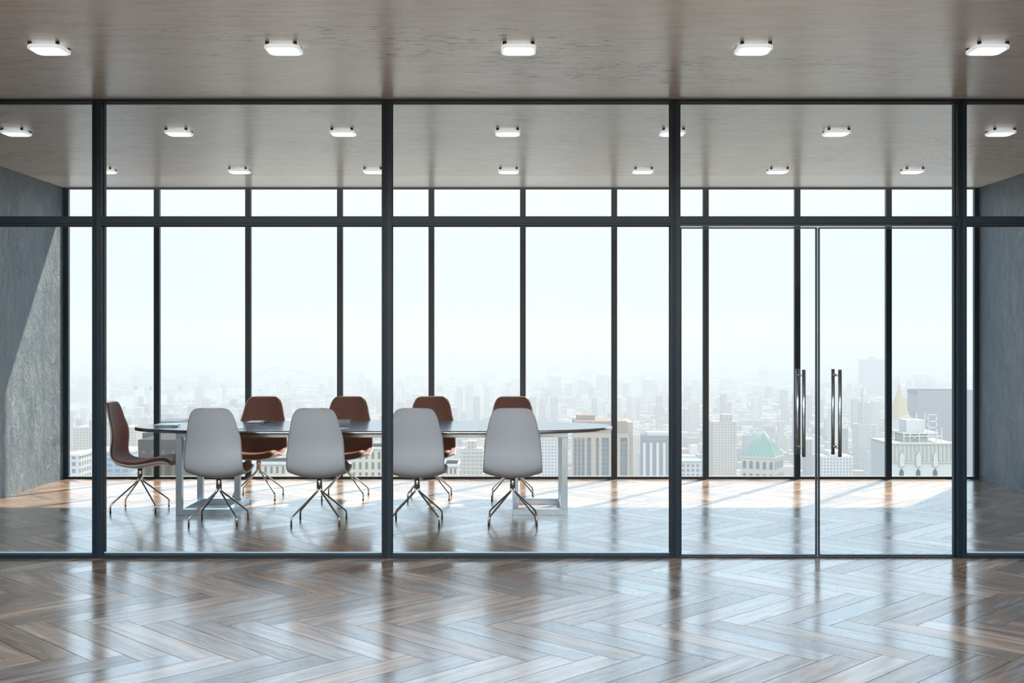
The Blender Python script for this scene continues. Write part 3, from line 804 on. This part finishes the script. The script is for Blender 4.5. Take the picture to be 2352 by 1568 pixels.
v = [(x*0.13,y*0.13,ha+5) for x,y in poly] + [(0,0,PZ(880,D)-GZ)]
MB().add(v, [(k,(k+1)%8,8) for k in range(8)]).build('spire', M['gilt'], t)
# dark slab behind it
t, w, h = tower('office_tower', 2108, 2240, 896, 1900, 50, M['grey_slab'], 'broad grey slab tower behind the pointed gold roof by the right wall')
MB().box(-w/2, w/2, -25.5, 25.5, h-7, h).build('crown_band', M['soot'], t)
# white hotel-like building with roof steelwork and three dark niches
D = 450.0
t = empty('stone_building', (PX(2130, D), D+12, GZ)); tag(t, 'nearest white stone building with roof steelwork and three dark niches', 'building')
def q(p): return PX(p, D) - PX(2130, D)
hh = PZ(1022, D)-GZ; reserve(PX(2040,D), PX(2240,D), D-5, D+35)
MB().box(q(2048), q(2190), -10, 14, 0, hh).build('walls', M['stone_white'], t)
MB().box(q(2190), q(2198), -9, 14, 0, hh-1).build('side_wall', M['stone_pale'], t)
MB().box(q(2047), q(2199), -10.5, 14.4, hh, hh+0.7).build('parapet', M['stone_pale'], t)
for k in range(16):
    a = 2050 + k*9.2; MB().box(q(a), q(a+2.2), -10.5, -10, hh-6.8, hh).build('pilaster', M['stone_pale'], t)
MB().box(q(2047), q(2191), -10.4, -9.9, hh-7.4, hh-6.8).build('ledge', M['stone_pale'], t)
for p_ in (2074.5, 2113, 2152):
    cx = q(p_); r_ = 0.85; z1 = PZ(1081, D)-GZ
    poly = [(cx-r_, z1-5), (cx+r_, z1-5), (cx+r_, z1-0.4), (cx+r_*0.5, z1+0.1), (cx+r_*.35, z1+0.6), (cx-r_*.35, z1+0.6), (cx-r_*0.5, z1+0.1), (cx-r_, z1-0.4)]
    MB().extrude(poly, 'y', -10.15, -9.7).build('niche', M['win'], t)
    poly = [(cx-r_*1.1, z1+1.5), (cx+r_*1.1, z1+1.5), (cx+r_*1.1, z1+5.6), (cx, z1+7.6), (cx-r_*1.1, z1+5.6)]
    MB().extrude(poly, 'y', -10.75, -10).build('gable', M['stone_white'], t)
MB().box(q(2094), q(2148), -4, 8, hh+0.7, PZ(1000,D)-GZ).build('penthouse', M['stone_pale'], t)
MB().box(q(2088), q(2170), -5, 9, PZ(1000,D)-GZ, PZ(1000,D)-GZ+0.7).build('roof_deck', M['steel_white'], t)
MB().box(q(2100), q(2142), -3, 6, PZ(984,D)-GZ-2.1, PZ(968,D)-GZ).build('plant_room', M['steel_white'], t)
st = MB(); zA, zB = hh+0.7, PZ(955,D)-GZ
for p_ in (2090, 2104, 2126, 2146, 2166, 2178):
    for y_ in (-5, 8): st.box(q(p_)-0.18, q(p_)+0.18, y_-0.18, y_+0.18, zA, PZ(1000,D)-GZ if p_ < 2126 else (zB if 2140 < p_ < 2170 else PZ(985,D)-GZ))
for z_ in (zB, PZ(970,D)-GZ, PZ(985,D)-GZ): st.box(q(2146)-.18, q(2166)+.18, -5.18, -4.82, z_-0.15, z_+0.15)
st.box(q(2088), q(2180), -5.2, -4.9, PZ(1006,D)-GZ, PZ(1006,D)-GZ+0.4)
st.tube([(q(2104),-5,zA),(q(2126),-5,PZ(1000,D)-GZ)], 0.12, 4).tube([(q(2126),-5,zA),(q(2104),-5,PZ(1000,D)-GZ)], 0.12, 4)
st.tube([(q(2100)+1.2*math.cos(a*math.pi/8)*2, -3, PZ(968,D)-GZ+1.6*math.sin(a*math.pi/8)) for a in range(9)], 0.16, 5)
st.build('roof_steelwork', M['steel_white'], t)
# other landmarks
t, w, h = tower('stepped_tower', 1972, 2012, 975, 2100, 40, M['grid_white'], 'white stepped stone tower right of the door handles')
MB().box(-w*0.22, w*0.3, -14, 14, h, PZ(925,2100)-GZ).build('middle_stage', M['grid_white'], t)
MB().box(-w*0.12, w*0.12, -9, 9, PZ(925,2100)-GZ, PZ(905,2100)-GZ).build('upper_stage', M['stone_white'], t)
v = [(-w*.12,-9,0),(w*.12,-9,0),(w*.12,9,0),(-w*.12,9,0),(0,0,14)]; zz = PZ(905,2100)-GZ
MB().add([(a,b,c+zz) for a,b,c in v], [(0,1,4),(1,2,4),(2,3,4),(3,0,4)]).build('cap', M['stone_white'], t)
t, w, h = tower('office_tower', 1985, 2034, 825, 5200, 90, M['grey_slab'], 'faint dark hazy slab tower standing above the city right of the door handles')
MB().box(-w*0.1, w*0.12, -15, 15, h, h+14).build('roof_plant', M['grey_slab'], t)
t, w, h = tower('apartment_tower', 1637, 1692, 968, 1500, 30, M['beige_blk'], 'beige tower pair low behind the left half of the left door leaf')
MB().box(-w*0.05, w*0.35, -10, 10, h, h+9).build('roof_plant', M['beige_blk'], t)
t, w, h = tower('office_block', 1884, 1960, 1048, 1500, 40, M['grid_white'], 'pale gridded low block just right of the door gap')
MB().box(-w*0.2, w*0.2, -14, 14, h, h+6).build('roof_plant', M['stone_white'], t)
t, w, h = tower('office_block', 1565, 1612, 1062, 1000, 24, M['grid_white'], 'white windowed block low behind the hinge side of the left door leaf')
MB().box(-w/2-.4, w/2+.4, -12.5, 12.5, h, h+1.5).build('cornice', M['copper_rib'], t)
for i, (a, b, yt, lab) in enumerate(((1030,1044,884,'leftmost'),(1048,1060,890,'second'),(1062,1070,886,'third'),(1072,1087,882,'fourth'),(1101,1112,892,'fifth'),(1114,1123,888,'sixth'),(1133,1152,882,'rightmost'))):
    t, w, h = tower('apartment_tower', a, b, yt, 3600, 40, M['grid_white'] if i % 2 else M['bld'], 'slim bright apartment tower in the fifth pane, %s of the row above the brown chairs' % lab)
    t['group'] = 'bright apartment towers'
    for c in t.children: c.color = (0.40,0.38,0.35,1)
    MB().box(-w*0.2, w*0.2, -8, 8, h, h+9).build('roof_plant', M['stone_white'], t)
for i, (a, b, yt) in enumerate(((1262,1288,864),(1300,1314,880),(1330,1347,872),(1372,1391,860),(1398,1408,865),(1480,1500,872))):
    t, w, h = tower('apartment_tower', a, b, yt, 4600, 60, M['bld'], 'faint hazy apartment tower above the right end of the table, %s from the left' % ['first','second','third','fourth','fifth','sixth'][i])
    t['group'] = 'hazy apartment towers'
    for c in t.children: c.color = (0.2,0.19,0.18,1)
    MB().box(-w*0.2, w*0.2, -8, 8, h, h+9).build('roof_plant', M['bld'], t).color = (0.5,0.5,0.5,1)

# the ordinary city: one box-like building per lot
cols = {'pale': [(0.30,0.30,0.29),(0.27,0.28,0.29)], 'beige': [(0.25,0.22,0.185),(0.22,0.20,0.17)], 'grey': [(0.15,0.155,0.17),(0.11,0.12,0.135)], 'brick': [(0.17,0.125,0.11),(0.21,0.165,0.145)]}
lots = []
def lot_field(D0, D1, pitch, hlo, hhi, ptall):
    y = D0
    while y < D1:
        half = y*1176/F*1.04 + pitch
        x = -half + R.random()*pitch
        while x < half:
            w = pitch*R.uniform(0.42, 0.80); d = pitch*R.uniform(0.42, 0.75)
            cx, cy = x + R.uniform(-.1,.1)*pitch, y + R.uniform(-.12,.12)*pitch
            hgt = R.uniform(hlo, hhi)
            if R.random() < ptall: hgt = R.uniform(hhi, hhi*2.6); w *= 0.75
            ok = R.random() > 0.06
            for po in (river, river2, river3):
                if inpoly((cx, cy), po) or inpoly((cx+w/2, cy+d/2), po) or inpoly((cx-w/2, cy-d/2), po): ok = False
            for (a,b,c,e2) in keep_out:
                if a < cx+w/2 and b > cx-w/2 and c < cy+d/2 and e2 > cy-d/2: ok = False
            px_ = CX + cx/cy*F; py_ = CY + (EYE-(GZ+hgt))/cy*F
            if ok: lots.append((cx, cy, w, d, hgt, R.choice(list(cols)), px_, py_))
            x += pitch
        y += pitch
lot_field(1750, 3300, 36, 14, 46, 0.09)
lot_field(3345, 5600, 48, 10, 36, 0.07)
lot_field(5680, 9500, 105, 10, 34, 0.05)
lot_field(9640, 17000, 210, 12, 45, 0.05)
def area(l):
    cx, cy, w, d, hgt, c, px_, py_ = l
    if not (160 < px_ < 2235) or py_ > 1092: return 0
    yb = CY + (EYE-GZ)/cy*F
    # roofs hidden by the chairs and the table weigh less
    vis = min(yb, 1095) - py_
    if 420 < px_ < 1250 and py_ > 960: vis *= 0.3
    return w/cy*F * max(vis, 0)
lots.sort(key=area, reverse=True)
NI = 240
proto = MB().box(-0.5,0.5,-0.5,0.5,0,1).v
shape_word = ['flat-roofed', 'stepped', 'with a roof box', 'slab']
seen = {}
for l in lots[:NI]:
    cx, cy, w, d, hgt, cname, px_, py_ = l
    kind = R.choice([0,0,1,2])
    t_ = 'city_building'
    mb = MB()
    if kind == 1:
        z1 = hgt*R.uniform(0.62, 0.85); mb.box(-w/2,w/2,-d/2,d/2,0,z1)
    else: mb.box(-w/2,w/2,-d/2,d/2,0,hgt)
    o = mb.build(t_, M['bld']); o.location = (cx, cy, GZ)
    c = R.choice(cols[cname]); o.color = (*c, 1)
    if kind == 1:
        o2 = MB().box(-w*0.32,w*0.3,-d*0.3,d*0.32,z1,hgt).build('upper_storeys', M['bld'], o); o2.color = (*c, 1)
    elif kind == 2:
        o2 = MB().box(-w*0.2,w*0.15,-d*0.2,d*0.2,hgt,hgt+5).build('roof_plant', M['bld'], o); o2.color = (*R.choice(cols['pale']), 1)
    yb = py_
    zone = 'just above the window sill' if yb > 1050 else ('in the lower part of the view' if yb > 1000 else ('in the middle of the view' if yb > 940 else 'far off toward the river'))
    wide = 'tall' if hgt > 60 else ('broad' if w > 30 else 'narrow')
    lab = '%s %s building%s, %s of the %s rear pane' % (wide, cname, {0:'',1:' with stepped top',2:' with roof box'}[kind], zone.replace(' of the view',''), pane_of(px_))
    tag(o, lab, 'building', 'city building: ' + lab)
# everything smaller and farther: one carpet of roofs
mb = MB(); tones = []
for l in lots[NI:]:
    cx, cy, w, d, hgt, cname, px_, py_ = l
    mb.box(cx-w/2, cx+w/2, cy-d/2, cy+d/2, GZ, GZ+hgt); c = R.choice(cols[cname]); k = R.uniform(0.8,1.25)
    tones += [(c[0]*k, c[1]*k, c[2]*k, 1)]*24
me = bpy.data.meshes.new('city_roofs'); me.from_pydata(mb.v, [], mb.f); me.materials.append(M['far'])
ca = me.color_attributes.new('tone', 'FLOAT_COLOR', 'CORNER')
flat = [x for t4 in tones for x in t4]; ca.data.foreach_set('color', flat)
o = link(bpy.data.objects.new('city_roofs', me)); tag(o, 'countless small hazy roofs carpeting the distant city', 'city', None, 'stuff')

# haze lying over the city
hz = bpy.data.materials.new('city haze'); hz.use_nodes = True; t_ = hz.node_tree; t_.nodes.clear()
ho = nd(hz,'ShaderNodeOutputMaterial'); hs = nd(hz,'ShaderNodeVolumeScatter')
hs.inputs['Color'].default_value = (0.90,0.957,1.0,1); hs.inputs['Density'].default_value = HAZE_DENSITY; hs.inputs['Anisotropy'].default_value = 0.0
ALB = 0.48
hs.inputs['Density'].default_value = HAZE_DENSITY*ALB
ha_ = nd(hz,'ShaderNodeVolumeAbsorption'); ha_.inputs['Color'].default_value = (0,0,0,1); ha_.inputs['Density'].default_value = HAZE_DENSITY*(1-ALB)
hadd = nd(hz,'ShaderNodeAddShader'); lk(hz, hs.outputs[0], hadd.inputs[0]); lk(hz, ha_.outputs[0], hadd.inputs[1])
lk(hz, hadd.outputs[0], ho.inputs['Volume'])
o = MB().box(-34000, 34000, 40, 40000, GZ-60, 90).build('haze', hz)
tag(o, 'pale daylight haze hanging over the city', 'haze', None, 'stuff')
